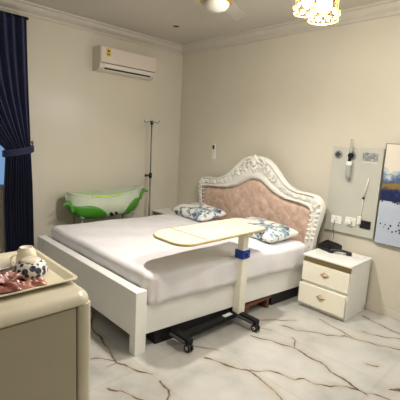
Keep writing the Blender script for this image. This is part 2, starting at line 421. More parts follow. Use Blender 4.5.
# headboard: own frame, turned by -.055 rad
HA = -.055; HX, HY = 1.592, -.150
HM = Matrix.Translation((HX, HY, 0)) @ Matrix.Rotation(HA, 4, 'Z')
oh = [(.945,.03),(.95,.55),(.968,.72),(1.0,.87),(1.015,.98),(.99,1.06),(.93,1.108),(.82,1.126),(.70,1.130),(.58,1.158),(.46,1.220),(.345,1.320),(.23,1.415),(.12,1.462),(0,1.474)]
ih = [(.82,.03),(.835,.55),(.862,.72),(.888,.86),(.882,.925),(.855,.965),(.80,.988),(.72,1.000),(.62,1.008),(.50,1.018),(.40,1.038),(.29,1.075),(.19,1.130),(.09,1.182),(0,1.190)]
def skew(x): return x + .06 * math.exp(-(x / .55) ** 4)
def full(h, left): return [(skew(-x * left(x)), z) for x, z in h] + [(skew(x), z) for x, z in h[-2::-1]]
NH = 220
oc = crom([(x, z, 0) for x, z in full(oh, lambda x: .958)], NH); ic = crom([(x, z, 0) for x, z in full(ih, lambda x: 1 + .058 * (x / .88) ** 3)], NH)
prof = [(0,0.03),(0,-.028),(.03,-.042),(.10,-.046),(.15,-.030),(.19,-.024),(.25,-.030),(.33,-.036),(.42,-.040),(.50,-.038),(.58,-.034),(.66,-.026),(.70,-.024),(.76,-.040),(.84,-.050),(.92,-.044),(.97,-.030),(1,-.012),(1,.03)]
bm = bmesh.new(); P = []
for i in range(NH + 1):
    row = []; s_ = i / NH * 150
    for w, y in prof:
        p = oc[i].lerp(ic[i], w)
        if .22 < w < .64: y -= .016 * math.sin(s_ * 2.1 + w * 14) * math.sin(w * 18)
        if .70 < w < .95: y -= .010 * math.cos(s_ * 5.0)
        row.append(HM @ Vector((p.x, y, p.y)))
    P.append(row)
grid(bm, P)
V = bm.verts[:]
hb = obj('headboard', bm, M['carved'], bed, smooth=True)
# backing board closes the frame behind the padding
bm = bmesh.new()
q = [HM @ Vector((p.x, .025, p.y)) for p in ic]; q2 = [HM @ Vector((p.x, .040, p.y)) for p in ic]
A = [bm.verts.new(p) for p in q]; Bv = [bm.verts.new(p) for p in q2]
bm.faces.new(A); bm.faces.new(Bv[::-1])
obj('backing_board', bm, M['carved'], hb)
# carved crest and shoulder scrolls
bm = bmesh.new()
def leaf(x, z, ang, L, W, d=.018, y=-.045):
    m = HM.to_3x3() @ Matrix.Rotation(-ang, 3, 'Y')
    x = skew(x * (.95 if x < -.5 else 1)); ell(bm, HM @ Vector((x + math.sin(ang) * L * .5, y, z + math.cos(ang) * L * .5)), (W, d, L * .55), m, 10, 8)
def scroll(x, z, r, turns, a0, sgn, rr=.010, y=-.05):
    pts = []; x = skew(x * (.95 if x < -.5 else 1))
    for k in range(40):
        t_ = k / 39; a = a0 + sgn * turns * 2 * PI * t_; q = r * (1 - .85 * t_)
        pts.append(HM @ Vector((x + q * math.cos(a), y - .008 * t_, z + q * math.sin(a))))
    tube(bm, pts, rr, 7, rad_fn=lambda t: rr * (1 - .45 * t))
for a in (-75, -50, -25, 0, 25, 50, 75): leaf(0, 1.40, rad(a), .09, .018)
for a in (-60, -30, 0, 30, 60): leaf(0, 1.345, rad(a + 180), .07, .013)
ell(bm, HM @ Vector((.06, -.06, 1.385)), (.035, .025, .035), HM.to_3x3())
obj('crest_carving', bm, M['carved'], hb, smooth=True)
for s in (-1, 1):
    bm = bmesh.new()
    scroll(s * .115, 1.375, .055, 1.4, PI / 2, -s); scroll(s * .20, 1.315, .045, 1.3, PI / 2, s)
    scroll(s * .31, 1.235, .045, 1.3, PI / 2, -s)
    for k in range(4): leaf(s * (.07 + .055 * k), 1.435 - .035 * k - .01 * k * k, s * rad(70 + 12 * k), .06, .012)
    for a in range(-40, 200, 30): leaf(s * .935, 1.035, s * rad(a), .068, .013)
    scroll(s * .935, 1.035, .05, 1.5, PI / 2, s)
    for k in range(7): leaf(s * (.955 - .008 * k), .965 - .052 * k, s * rad(120 - 6 * k), .055, .012, y=-.04); leaf(s * (.925 - .006 * k), .955 - .052 * k, -s * rad(100), .04, .010, y=-.042)
    for k in range(8): leaf(s * (.84 - .062 * k), 1.062 + (.004 * k if k < 4 else .004 * k + .012 * (k - 3) ** 1.6 * .6), s * rad(60 + (k % 2) * 50), .05, .011, y=-.04)
    tube(bm, crom([HM @ Vector((skew(s * x * (.95 if s < 0 else 1)), -.036, z)) for x, z in ((.45, 1.14), (.60, 1.085), (.72, 1.07), (.84, 1.062), (.935, 1.035), (.955, .92), (.94, .80), (.92, .64), (.90, .55))], 40), .012, 8)
    obj('shoulder_carving', bm, M['carved'], hb, smooth=True)
# tufted pad
hx = [p.x for p in ic]
def ztop(x):
    b = None
    for p, q in zip(ic, ic[1:]):
        if p.x <= x <= q.x: return p.y + (q.y - p.y) * (x - p.x) / max(1e-6, q.x - p.x)
    return .92
bm = bmesh.new(); P = []
ta, tb = .215, .20
def tuft(x, z):
    a = abs(math.sin(PI * (x / ta + z / tb) / 1)) ; b = abs(math.sin(PI * (x / ta - z / tb)))
    return (a * b) ** .28
for i in range(141):
    x = -.936 + 1.818 * i / 140; zt = ztop(x); row = []
    for j in range(81):
        v = j / 80; z = .50 + (zt - .50) * v
        e = min(zt - z, .885 - x, x + .939, .3); ed = min(1, max(0, e) / .055) ** .6
        y = .02 - .035 * ed - .013 * tuft(x, z) * min(1, max(0, e) / .09)
        xx_ = x * (1 - .055 * max(0, .72 - z) / .2)
        row.append(HM @ Vector((xx_, y, z)))
    P.append(row)
grid(bm, P); pad = obj('headboard_padding', bm, M['rose'], bed, smooth=True); plab(pad, 'dusty rose button-tufted upholstery')
for i in range(-9, 10):
    for j in range(4, 13):
        if (i + j) % 2: continue
        x, z = i * ta / 2, j * tb / 2
        if z < .62 or abs(x) > .82 or z > ztop(x) - .05: continue
        bm = bmesh.new(); ell(bm, HM @ Vector((x, -.018, z)), (.011, .007, .011), HM.to_3x3(), 10, 6)
        obj('tuft_button', bm, M['rose'], pad, smooth=True)

# mattress with sheet
def mattress():
    foot = ((.47, -2.222), (2.325, -2.222)); head = ((.63, -.265), (2.55, -.325))
    bm = bmesh.new(); top, bot, r, rc = .622, .378, .05, .08
    def per(n=200):
        # rounded rectangle in unit square, expressed by (u,v) with metre insets
        out = []; W, L = 1.87, 1.94
        def arc(cx, cy, a0, k=10): return [(cx + rc * math.cos(a0 + PI / 2 * i / k), cy + rc * math.sin(a0 + PI / 2 * i / k)) for i in range(k + 1)]
        def seg(p, q, k): return [(p[0] + (q[0] - p[0]) * i / k, p[1] + (q[1] - p[1]) * i / k) for i in range(1, k)]
        A = arc(rc, rc, PI); Bq = arc(W - rc, rc, 1.5 * PI); Cq = arc(W - rc, L - rc, 0); D = arc(rc, L - rc, PI / 2)
        loop = A + seg(A[-1], Bq[0], 60) + Bq + seg(Bq[-1], Cq[0], 70) + Cq + seg(Cq[-1], D[0], 60) + D + seg(D[-1], A[0], 70)
        return loop, W, L
    loop, W, L = per()
    def mapp(x, y, z):
        u, v = x / W, y / L
        ax = foot[0][0] + (foot[1][0] - foot[0][0]) * u; ay = foot[0][1]
        bx = head[0][0] + (head[1][0] - head[0][0]) * u; by = head[0][1] + (head[1][1] - head[0][1]) * u
        return Vector((ax + (bx - ax) * v, ay + (by - ay) * v, z))
    rows = []; cx, cy = W / 2, L / 2; n = len(loop)
    prof = [(0, bot), (0, bot + .05), (0, bot + .10), (.0, top - r)] + [(r * (1 - math.cos(a)), top - r + r * math.sin(a)) for a in (.3, .6, .9, 1.2, PI / 2)] 
    for ins, z in prof:
        row = []
        for i, (x, y) in enumerate(loop):
            fx, fy = 1 - ins / (W / 2), 1 - ins / (L / 2)
            fold = 0
            if z < top - .02:
                k = (top - z) / (top - bot)
                fold = .006 * k * (math.sin(i * .33) + .7 * math.sin(i * .71 + 1)) 
                d = min(abs(i - 75), 30); fold += .011 * k * math.sin(i * 1.1) * max(0, 1 - d / 14)
            sx = cx + (x - cx) * (fx + fold / (W / 2)); sy = cy + (y - cy) * (fy + fold / (L / 2))
            row.append(mapp(sx, sy, z + .004 * math.sin(i * .21) * (z > bot + .02)))
        rows.append(row)
    for k in range(1, 22):
        s = (1 - k / 22) ; row = []
        for x, y in loop:
            fx = (1 - r / (W / 2)) * s; fy = (1 - r / (L / 2)) * s
            X, Y = cx + (x - cx) * fx, cy + (y - cy) * fy
            z = top + .006 * math.sin(X * 5 + Y * 3) * math.sin(Y * 4 - X) + .003 * math.sin(X * 13 - Y * 8) + .012 * (1 - s)
            row.append(mapp(X, Y, z))
        rows.append(row)
    V = [[bm.verts.new(p) for p in r_] for r_ in rows]
    for a, b in zip(V, V[1:]):
        for i in range(n): bm.faces.new((a[i], a[(i + 1) % n], b[(i + 1) % n], b[i]))
    bm.faces.new(V[-1]); bm.faces.new(V[0][::-1])
    return bm
mt = thing('mattress', 'thick mattress under a plain white sheet on the bed', 'mattress', (1.45, -1.2, .31))
obj('bed_sheet', mattress(), M['sheet'], mt, smooth=True)
bm = PR([(.52, -2.18), (2.24, -2.18), (2.44, -.34), (.68, -.30)], 'z', .311, .375); obj('mattress_core', bm, M['sheet'], mt)

def pillow(name, cx, cy, z, w, d, h, rot, tilt, label):
    bm = bmesh.new(); N = 36; U = []
    m = Matrix.Translation((0, 0, 0)) @ Matrix.Rotation(rot, 4, 'Z') @ Matrix.Rotation(tilt, 4, 'X')
    for sgn in (1, -1):
        P = []
        for i in range(N + 1):
            row = []
            for j in range(N + 1):
                u, v = i / N * 2 - 1, j / N * 2 - 1
                t_ = max(0, (1 - abs(u) ** 4)) ** .55 * max(0, (1 - abs(v) ** 4)) ** .55
                px = u * w / 2 * (1 - .05 * (1 - abs(v) ** 3) * abs(u) ** 3 - .05 * abs(u * v) ** 4); py = v * d / 2 * (1 - .06 * (1 - abs(u) ** 3) * abs(v) ** 3 - .08 * abs(u * v) ** 4)
                zz_ = sgn * h / 2 * t_ * (1 + .12 * math.sin(u * 4 + v * 3) + .08 * math.sin(v * 7 - u * 5)) * (1 if sgn > 0 else .8)
                row.append(m @ Vector((px, py, zz_)))
            P.append(row)
        grid(bm, P)
    bmesh.ops.remove_doubles(bm, verts=bm.verts, dist=.0006)
    o = obj(name, bm, M['pillow'], smooth=True); o.location = (cx, cy, z)
    return tag(o, label, 'pillow', 'printed pillows at the headboard')
pillow('pillow', .975, -.46, .692, .72, .46, .15, rad(-8), rad(6), 'white and blue leaf-print pillow at the far left of headboard')
pillow('pillow', 2.01, -.51, .687, .84, .48, .16, rad(-6), rad(3), 'white and blue leaf-print pillow nearest the right nightstand')

# ------------------------------------------------------------------ overbed table
ob = thing('overbed_table', 'cream rolling overbed table with blue collar standing over the bed edge', 'table', (2.41, -1.5, 0))
def rrect(x0, x1, y0, y1, rs, k=12):
    c = [(x0, y0, PI), (x1, y0, 1.5 * PI), (x1, y1, 0), (x0, y1, PI / 2)]; out = []
    for (x, y, a), r, sx, sy in zip(c, rs, (1, -1, -1, 1), (1, 1, -1, -1)):
        for i in range(k + 1):
            b = a + PI / 2 * i / k; out.append((x + sx * r + r * math.cos(b), y + sy * r + r * math.sin(b)))
    return out
bm = bmesh.new(); tp = rrect(2.10, 2.55, -2.10, -1.11, (.17, .13, .04, .04)); prism(bm, tp, 'z', .866, .886)
top = obj('tabletop', bm, M['tbl'], ob)
bm = bmesh.new(); tube(bm, [(x, y, .8755) for x, y in tp], .0115, 8, closed=True); plab(obj('edge_band', bm, M['tbl_edge'], top, smooth=True), 'darker tan edge band')
obj('flap_seam', B(2.106, 2.544, -1.847, -1.834, .8855, .8868), M['seam'], top)
obj('column', B(2.397, 2.477, -1.328, -1.242, .10, .70, .008), M['col'], ob)
obj('inner_column', B(2.404, 2.470, -1.321, -1.249,   .70, .866, .006), M['col'], ob)
bm = bmesh.new(); box(bm, 2.389, 2.485, -1.338, -1.232, .615, .695, .008); box(bm, 2.485, 2.503, -1.295, -1.27, .64, .67, .004)
plab(obj('height_collar', bm, M['blue'], ob), 'bright blue locking collar')
bm = bmesh.new(); box(bm, 2.395, 2.455, -1.95, -1.27, .065, .105, .005)
cb = obj('base_bar', bm, M['blackmetal'], ob)
obj('sticker', B(2.405, 2.445, -1.47, -1.37, .105, .107), M['label'], cb)
for y, x1, x0 in ((-1.29, 2.665, 2.205), (-1.96, 2.535, 2.31)):
    ft = obj('foot', B(x0, x1, y - .028, y + .028, .066, .110, .006), M['blackmetal'], ob)
    obj('foot_rail', B(x0 + .02, x1 - .03, y - .05, y - .029, .075, .095, .004), M['outlet'], ft)
    for x in (x1 - .02,):
        bm = bmesh.new(); cyl(bm, (x, y - .022, .034), (x, y - .006, .034), .034, n=24); cyl(bm, (x, y + .006, .034), (x, y + .022, .034), .034, n=24)
        cyl(bm, (x, y - .026, .034), (x, y + .026, .034), .008, n=10); cyl(bm, (x, y, .03), (x, y, .07), .007, n=10)
        cs = obj('caster', bm, M['black'], ft, angle=40)
        obj('caster_hub', CY((x, y - .0255, .034), (x, y - .022, .034), .014, n=20), M['label'], cs)

# ------------------------------------------------------------------ nightstands
def nightstand(label):
    w, d, h = .5, .455, .534; X, Y = 2.585 + w / 2, -.475 + d / 2
    r = thing('nightstand', label, 'nightstand', (X, Y, 0), 'white bedside cabinets')
    x0, x1, y0, y1 = 2.585, 3.085, -.475, -.02
    bm = bmesh.new(); box(bm, x0 + .008, x1 - .006, y0 + .018, y1, .05, .505, .003)
    obj('body', bm, M['ns_white'], r)
    obj('plinth', B(x0 + .012, x1 - .01, y0 + .02, y1 - .01, 0, .05, .002), M['ns_white'], r)
    obj('top', B(x0 - .004, x1 + .004, y0 - .004, y1, .507, .534, .010, 3), M['ns_white'], r)
    plab(obj('front_strip', B(x0 + .008, x1 - .006, y0 + .004, y0 + .020, .462, .508, .002), M['ns_brown'], r), 'olive brown strip under the top')
    def dr(z0, z1, out, xs=0):
        dw = obj('drawer', B(x0 + .002 + xs, x1 - .012 + xs, y0 - out, y0 + .018 - out, z0, z1, .006), M['ns_cream'], r)
        if out > .01:
            obj('drawer_box', B(x0 + .03, x1 - .03, y0 + .018 - out, y0 + .03, z0 + .02, z1 - .03), M['ns_white'], dw)
        xc, zc = (x0 + x1) / 2 - .004, (z0 + z1) / 2 + .012; yk = y0 - out
        bm = bmesh.new()
        V = [bm.verts.new(p) for p in ((xc - .05, yk - .003, zc), (xc, yk - .003, zc - .03), (xc + .05, yk - .003, zc), (xc, yk - .003, zc + .03))]
        W_ = [bm.verts.new(p) for p in ((xc - .05, yk, zc), (xc, yk, zc - .03), (xc + .05, yk, zc), (xc, yk, zc + .03))]
        tp_ = bm.verts.new((xc, yk - .028, zc))
        for i in range(4): bm.faces.new((V[i], V[(i + 1) % 4], tp_)); bm.faces.new((W_[i], W_[(i + 1) % 4], V[(i + 1) % 4], V[i]))
        bm.faces.new(W_[::-1])
        obj('knob', bm, M['knob'], dw)
    dr(.268, .455, 0); dr(.048, .252, .034)
    r.scale.z = 1.045; r.location.y -= .012
    return r
ns = nightstand('white two-drawer nightstand right of the bed holding a black telephone')
dup(ns, (.02 + .245, -.475 + .2155, 0), 'white nightstand in the far corner, mostly hidden behind the bed')

# telephone
ph = thing('telephone', 'black corded telephone on the nightstand right of the bed', 'telephone', (2.72, -.17, .558))
PM = Matrix.Translation((2.69, -.15, .5585)) @ Matrix.Rotation(rad(-20), 4, 'Z')
bm = bmesh.new(); prism(bm, [(-.09, 0), (.09, 0), (.09, .060), (.03, .088), (-.09, .05)], 'x', -.085, .085)
for v in bm.verts: v.co = PM @ Vector((v.co.x, -v.co.y * -1, v.co.z))
bmesh.ops.bevel(bm, geom=bm.edges[:], offset=.006, segments=2, affect='EDGES')
pb = obj('phone_base', bm, M['black'], ph)
bm = bmesh.new()
for i in range(3):
    for j in range(4): box(bm, .0 + .022 * i, .016 + .022 * i, .055 - .028 * j - .03, .073 - .028 * j - .03, .055, .066, .002, mtx=PM)
obj('keypad', bm, M['blackmetal'], pb)
HM2 = Matrix.Translation((2.835, -.215, .5585)) @ Matrix.Rotation(rad(20), 4, 'Z')
bm = bmesh.new(); pts = [HM2 @ Vector((x, 0, .022 + .016 * math.cos(x * 15))) for x in [-.095 + .19 * i / 14 for i in range(15)]]
tube(bm, pts, .013, 10); 
for x in (-.085, .085): box(bm, x - .026, x + .026, -.024, .024, 0.001, .034, .008, mtx=HM2)
obj('handset', bm, M['black'], ph, angle=50)
cord = crom([(2.675, -.10, .61), (2.665, -.06, .65), (2.672, -.055, .70), (2.655, -.06, .78), (2.668, -.062, .845), (2.670, -.072, .862)], 40)
obj('phone_cord', T([p for p in cord], .003, 6), M['black'], ph, smooth=True)
bm = B(-.105, .105, -.075, .075, 0, .0015); o = obj('paper_sheet', bm, M['paper']); o.location = (2.945, -.165, .5585); o.rotation_euler.z = rad(-12)
tag(o, 'white printed paper lying on the nightstand beside the telephone', 'paper')

# ------------------------------------------------------------------ wall panel
wp = thing('service_panel', 'grey medical service panel mounted on the wall above the nightstand', 'wall panel', (2.812, 0, .743))
bm = B(2.549, 3.072, -.042, -.001, .743, 1.636, .005); obj('panel_board', bm, M['panel'], wp)
for x, z in ((2.62, 1.556), (2.766, 1.553)):
    bm = bmesh.new(); cyl(bm, (x, -.042, z), (x, -.052, z), .042, n=28); g_ = obj('gas_outlet', bm, M['grey'], wp, angle=40)
    bm = bmesh.new(); cyl(bm, (x, -.052, z), (x, -.060, z), .024, n=20); cyl(bm, (x - .03, -.054, z), (x + .03, -.054, z), .005, n=8); cyl(bm, (x, -.054, z - .03), (x, -.054, z + .03), .005, n=8)
    obj('outlet_core', bm, M['outlet'], g_, angle=40)
obj('name_plate', B(2.872, 3.022, -.047, -.041, 1.513, 1.592, .002), M['plate'], wp)
obj('plate_rim', B(2.872, 3.022, -.0465, -.041, 1.49, 1.499, .002), M['label'], wp)
def socket(x0, x1, z0, z1, m):
    s = obj('wall_socket', B(x0, x1, -.052, -.041, z0, z1, .004), m, wp)
    if m is M['socket']:
        bm = bmesh.new(); xc, zc = (x0 + x1) / 2, (z0 + z1) / 2
        box(bm, xc - .004, xc + .004, -.0535, -.052, zc + .010, zc + .026); box(bm, xc - .022, xc - .008, -.0535, -.052, zc - .012, zc - .005); box(bm, xc + .008, xc + .022, -.0535, -.052, zc - .012, zc - .005)
        obj('socket_slots', bm, M['grey'], s); obj('switch', B(xc + .026, xc + .042, -.056, -.052, zc + .012, zc + .03, .002), M['socket'], s)
    return s
socket(2.618, 2.735, .828, .912, M['socket']); s2 = socket(2.772, 2.888, .836, .922, M['socket'])
plab(socket(2.930, 3.034, .832, .915, M['black']), 'black square socket plate')
obj('plug', B(2.80, 2.85, -.09, -.052, .855, .895, .008), M['socket'], s2)
# oxygen flowmeter
fm = thing('oxygen_flowmeter', 'clear oxygen flowmeter with humidifier bottle plugged into the grey panel', 'flowmeter', (2.766, -.09, 1.33))
bm = bmesh.new(); cyl(bm, (2.766, -.058, 1.553), (2.766, -.10, 1.553), .022, n=20); cyl(bm, (2.766, -.095, 1.49), (2.766, -.095, 1.58), .014, n=14)
obj('valve_body', bm, M['blackmetal'], fm, angle=40)
obj('flow_tube', CY((2.766, -.095, 1.58), (2.766, -.095, 1.70), .014, .009, n=16), M['clear'], fm, angle=40)
obj('tube_cap', CY((2.766, -.095, 1.70), (2.766, -.095, 1.715), .010, n=14), M['grey'], fm, angle=40)
obj('bottle_cap', CY((2.766, -.095, 1.455), (2.766, -.095, 1.495), .029, n=24), M['socket'], fm, angle=40)
obj('humidifier_bottle', LA([(0, 1.325), (.020, 1.325), (.025, 1.335), (.025, 1.44), (.022, 1.455), (0, 1.455)], (2.766, -.095, 0), 24), M['clear'], fm, smooth=True)
obj('water', LA([(0, 1.330), (.021, 1.330), (.022, 1.38), (0, 1.38)], (2.766, -.095, 0), 24), M['clear'], fm, smooth=True)
# call cord
cc = thing('call_cord', 'thin white pull cord and handset hanging on the grey panel', 'cord', (2.945, -.05, .95))
obj('pull_rod', T([(2.965, -.056, 1.34), (2.935, -.056, 1.14)], .006, 10), M['socket'], cc, smooth=True)
obj('rod_tip', CY((2.9365, -.056, 1.150), (2.934, -.056, 1.130), .010, n=10), M['blackmetal'], cc)
obj('cord', T([(2.934, -.056, 1.14), (2.933, -.056, 1.07), (2.928, -.056, 1.0), (2.925, -.056, .94)], .004, 6), M['socket'], cc, smooth=True)
obj('handset', B(2.905, 2.940, -.075, -.048, .872, .952, .006), M['socket'], cc)
# painting
pt = thing('painting', 'abstract canvas with navy and gold bands on the wall beside the panel', 'painting', (3.41, 0, .72))
obj('canvas', B(3.088, 3.738, -.045, -.012, .722, 1.685, .002), M['painting'], pt)
bm = bmesh.new()
box(bm, 3.083, 3.0875, -.046, -.002, .717, 1.69); box(bm, 3.7385, 3.743, -.046, -.002, .717, 1.69); box(bm, 3.083, 3.743, -.046, -.002, 1.6855, 1.69); box(bm, 3.083, 3.743, -.046, -.002, .717, .7215)
obj('frame', bm, M['frame_dark'], pt)
# remote holder
rh = thing('remote_holder', 'small clear holder with remote control on the back wall', 'remote control', (.772, 0, 1.36))
obj('holder', B(.742, .802, -.028, 0, 1.365, 1.51, .004), M['remote'], rh)
rm = obj('remote', B(.748, .796, -.022, -.006, 1.385, 1.585, .004), M['socket'], rh)
obj('remote_screen', B(.752, .786, -.0245, -.021, 1.505, 1.565, .001), M['black'], rm)

# ------------------------------------------------------------------ air conditioner
ac = thing('air_conditioner', 'white split air conditioner high on the left wall', 'air conditioner', (.1, -1.06, 2.41))
y0, y1 = -1.471, -.645
pr = [(0.0, 2.407), (.10, 2.407), (.135, 2.412), (.165, 2.43), (.185, 2.455), (.195, 2.49), (.20, 2.50), (.20, 2.668), (.185, 2.685), (0, 2.687)]
bm = PR(pr, 'y', y0 + .012, y1 - .012); obj('casing', bm, M['ac'], ac)
prs = [(x * 1.0 + (.003 if x > .1 else 0), z + (-.003 if z < 2.5 else .003)) for x, z in pr]
for a, b in ((y0, y0 + .012), (y1 - .012, y1)): obj('end_cap', PR(prs, 'y', a, b), M['ac'], ac)
obj('front_panel', B(.199, .212, y0 + .008, y1 - .008, 2.497, 2.680, .006, 3), M['ac'], ac)
bm = PR([(.150, 2.421), (.184, 2.450), (.196, 2.487), (.200, 2.487), (.190, 2.448), (.154, 2.416)], 'y', y0 + .06, y1 - .06); lv = obj('louvre', bm, M['ac_light'], ac)
obj('air_slot', PR([(.164, 2.428), (.171, 2.434), (.180, 2.444), (.186, 2.441), (.170, 2.425)], 'y', y0 + .07, y1 - .07), M['ac_dark'], ac)
obj('panel_seam', B(.196, .2005, y0 + .012, y1 - .012, 2.490, 2.497), M['ac_dark'], ac)
st = obj('energy_sticker', B(.212, .2128, -1.395, -1.338, 2.575, 2.665), M['yellow'], ac)
bm = bmesh.new()
pts = []
for k in range(10):
    a = PI / 2 + k * PI / 5; r_ = .021 if k % 2 == 0 else .010; pts.append((-1.366 + r_ * math.cos(a), 2.634 + r_ * math.sin(a)))
prism(bm, pts, 'x', .2127, .2133)
box(bm, .2127, .2133, -1.388, -1.370, 2.590, 2.605); box(bm, .2127, .2133, -1.362, -1.345, 2.588, 2.603)
obj('sticker_print', bm, M['ink'], st)

# ------------------------------------------------------------------ curtain
def curtain():
    bm = bmesh.new(); P = []
    NZ, NY = 90, 240
    for i in range(NZ + 1):
        z = 2.80 - (2.80 - .20) * i / NZ
        if z > 1.42:
            k = (2.80 - z) / (2.80 - 1.42); k = k ** 2.2; left = -3.25 + (-2.535 + 3.25) * k; right = -2.285 + .012 * k; amp = .032 * (1 - k) + .016 * k
        else:
            k = (1.42 - z) / 1.22; left = -2.535 - .045 * min(1, k * 2.5); right = -2.273 + .01 * k; amp = .016 + .024 * min(1, k * 3)
        tie = math.exp(-((z - 1.40) / .07) ** 2)
        row = []
        for j in range(NY + 1):
            s = j / NY; y = left + (right - left) * s
            x = .115 + amp * (1 - .5 * tie) * (math.sin(s * 2 * PI * 11 + .4 * math.sin(z * 2)) + .35 * math.sin(s * 2 * PI * 5 + z)) 
            x += .02 * (1 - (2 * s - 1) ** 2) * (1 if z < 1.9 else .4)
            row.append((x, y, z))
        P.append(row)
    grid(bm, P); return bm
cu = thing('curtain', 'floor-length navy blue curtain tied back at the left window', 'curtain', (.115, -2.4, .2))
obj('cloth', curtain(), M['curtain'], cu, smooth=True)
bm = bmesh.new(); cyl(bm, (.115, -4.1, 2.80), (.115, -2.27, 2.80), .014, n=14)
for y in (-4.0, -2.30): cyl(bm, (.115, y, 2.80), (0, y, 2.80), .008, n=10)
obj('curtain_rod', bm, M['blackmetal'], cu, smooth=True)
pts = []
for k in range(40):
    a = 2 * PI * k / 40; pts.append((.125 + .075 * math.cos(a), -2.405 + .150 * math.sin(a), 1.405 + .03 * math.sin(a)))
bm = bmesh.new()
for dz in (-.022, 0, .022): tube(bm, [(x, y, z + dz) for x, y, z in pts], .016, 8, closed=True)
tb_ = obj('tieback_band', bm, M['curtain'], cu, smooth=True)
bm = bmesh.new(); tube(bm, crom([(.001, -2.235, 1.455), (.05, -2.235, 1.455), (.085, -2.24, 1.47), (.09, -2.245, 1.50)], 16), .007, 8)
ell(bm, (.09, -2.245, 1.505), (.016, .016, .022)); cyl(bm, (.001, -2.235, 1.455), (.008, -2.235, 1.455), .022, n=16)
tag(obj('tieback_hook', bm, M['chrome'], smooth=True), 'small metal tieback hook on the wall beside the navy curtain', 'hook')

# ------------------------------------------------------------------ IV stand
iv = thing('iv_stand', 'slim grey metal drip stand with hooks behind the bed', 'drip stand', (.23, -.705, 0))
X, Y = .23, -.705
obj('pole', CY((X, Y, .10), (X, Y, 1.10), .013, n=14), M['pole'], iv, smooth=True)
obj('upper_pole', CY((X, Y, 1.10), (X, Y, 1.84), .010, n=14), M['pole'], iv, smooth=True)
bm = bmesh.new(); cyl(bm, (X, Y, 1.07), (X, Y, 1.135), .024, n=18); cyl(bm, (X, Y, 1.10), (X - .02, Y - .06, 1.10), .012, n=12); ell(bm, (X - .02, Y - .06, 1.10), (.02, .02, .02))
obj('clamp_knob', bm, M['black'], iv, smooth=True)
obj('hook_hub', CY((X, Y, 1.80), (X, Y, 1.85), .022, n=16), M['black'], iv, angle=40)
for k in range(4):
    a = PI / 4 + .3 + k * PI / 2; c, s = math.cos(a), math.sin(a)
    pts = crom([(X, Y, 1.835), (X + .05 * c, Y + .05 * s, 1.835), (X + .085 * c, Y + .085 * s, 1.825), (X + .10 * c, Y + .10 * s, 1.84), (X + .10 * c, Y + .10 * s, 1.862)], 20)
    obj('hook', T(pts, .006, 8), M['pole'], iv, smooth=True)
for k in range(5):
    a = k * 2 * PI / 5 + .3; c, s = math.cos(a), math.sin(a)
    lg = obj('base_leg', T([(X, Y, .10), (X + .10 * c, Y + .10 * s, .08), (X + .17 * c, Y + .17 * s, .05)], .011, 8), M['pole'], iv, smooth=True)
    bm = bmesh.new(); px, py = X + .17 * c, Y + .17 * s; cyl(bm, (px - .012 * s, py + .012 * c, .025), (px + .012 * s, py - .012 * c, .025), .025, n=16); obj('caster', bm, M['black'], lg, angle=40)

# ------------------------------------------------------------------ baby bath
bb = thing('baby_bath', 'pale translucent baby bath with green end supports beside the left wall', 'baby bath', (.25, -1.43, 0))
yb0, yb1 = -1.93, -.90
def bath_sec(t):
    """t 0..1 along length -> (y, halfwidth, rim z, floor z)"""
    e = abs(2 * t - 1)
    hw = .175 * max(.02, 1 - e ** 4) ** .5
    rim = .885 + .05 * e ** 2 + (.04 * max(0, t - .5) * 2)
    fl_ = .60 + .20 * e ** 5
    return yb0 + (yb1 - yb0) * t, hw, rim, fl_
def shell(inset, dz, rows=44, cols=22):
    P = []
    for i in range(rows + 1):
        y, hw, rim, fz = bath_sec(i / rows); hw = max(.004, hw - inset); row = []
        for j in range(cols + 1):
            a = -PI / 2 + PI * j / cols
            sx = math.copysign(abs(math.sin(a)) ** .75, math.sin(a)); dp = abs(math.cos(a)) ** .6
            row.append((.25 + hw * sx * (1 - .22 * dp * abs(sx)), y, rim - (rim - fz - dz) * dp))
        P.append(row)
    return P
bm = bmesh.new(); grid(bm, shell(0, 0)); grid(bm, shell(.006, .006))
tub = obj('tub', bm, M['tub'], bb, smooth=True)
for s in (1, -1):
    pts = []
    for i in range(45):
        y, hw, rim, fz = bath_sec(i / 44); pts.append((.25 + s * hw, y, rim))
    obj('rim', T(pts, .010, 8), M['tub'], tub, smooth=True)
    mid = [p for i, p in enumerate(pts) if (10 <= i <= 29 if s > 0 else 6 <= i <= 24)]
    plab(obj('rim_grip', T([(x + s * .002, y, z + .004) for x, y, z in mid], .0105, 8), M['lime'], tub, smooth=True), 'lime green grip along the rim')
# green end supports wrap the lower shell
def support(t0, t1, jmax):
    P = []; rows, cols = 18, 20
    for i in range(rows + 1):
        t = t0 + (t1 - t0) * i / rows; y, hw, rim, fz = bath_sec(t); hw += .012; row = []
        k = math.sin(PI * (i / rows)) ** .5
        for j in range(cols + 1):
            a = (-PI / 2 + PI * j / cols) * jmax * (.55 + .45 * k)
            sx = math.copysign(abs(math.sin(a)) ** .75, math.sin(a)); dp = abs(math.cos(a)) ** .6
            row.append((.25 + hw * sx * (1 - .22 * dp * abs(sx)), y, rim - (rim - fz + .012) * dp))
        P.append(row)
    return P
bm = bmesh.new(); grid(bm, support(.01, .46, .86)); g1 = obj('support', bm, M['green'], bb, smooth=True)
m_ = g1.modifiers.new('thick', 'SOLIDIFY'); m_.thickness = .012; plab(g1, 'bright green moulded support')
bm = bmesh.new(); grid(bm, support(.72, .985, .88)); g2 = obj('support', bm, M['green'], bb, smooth=True)
m_ = g2.modifiers.new('thick', 'SOLIDIFY'); m_.thickness = .012; plab(g2, 'bright green moulded support')
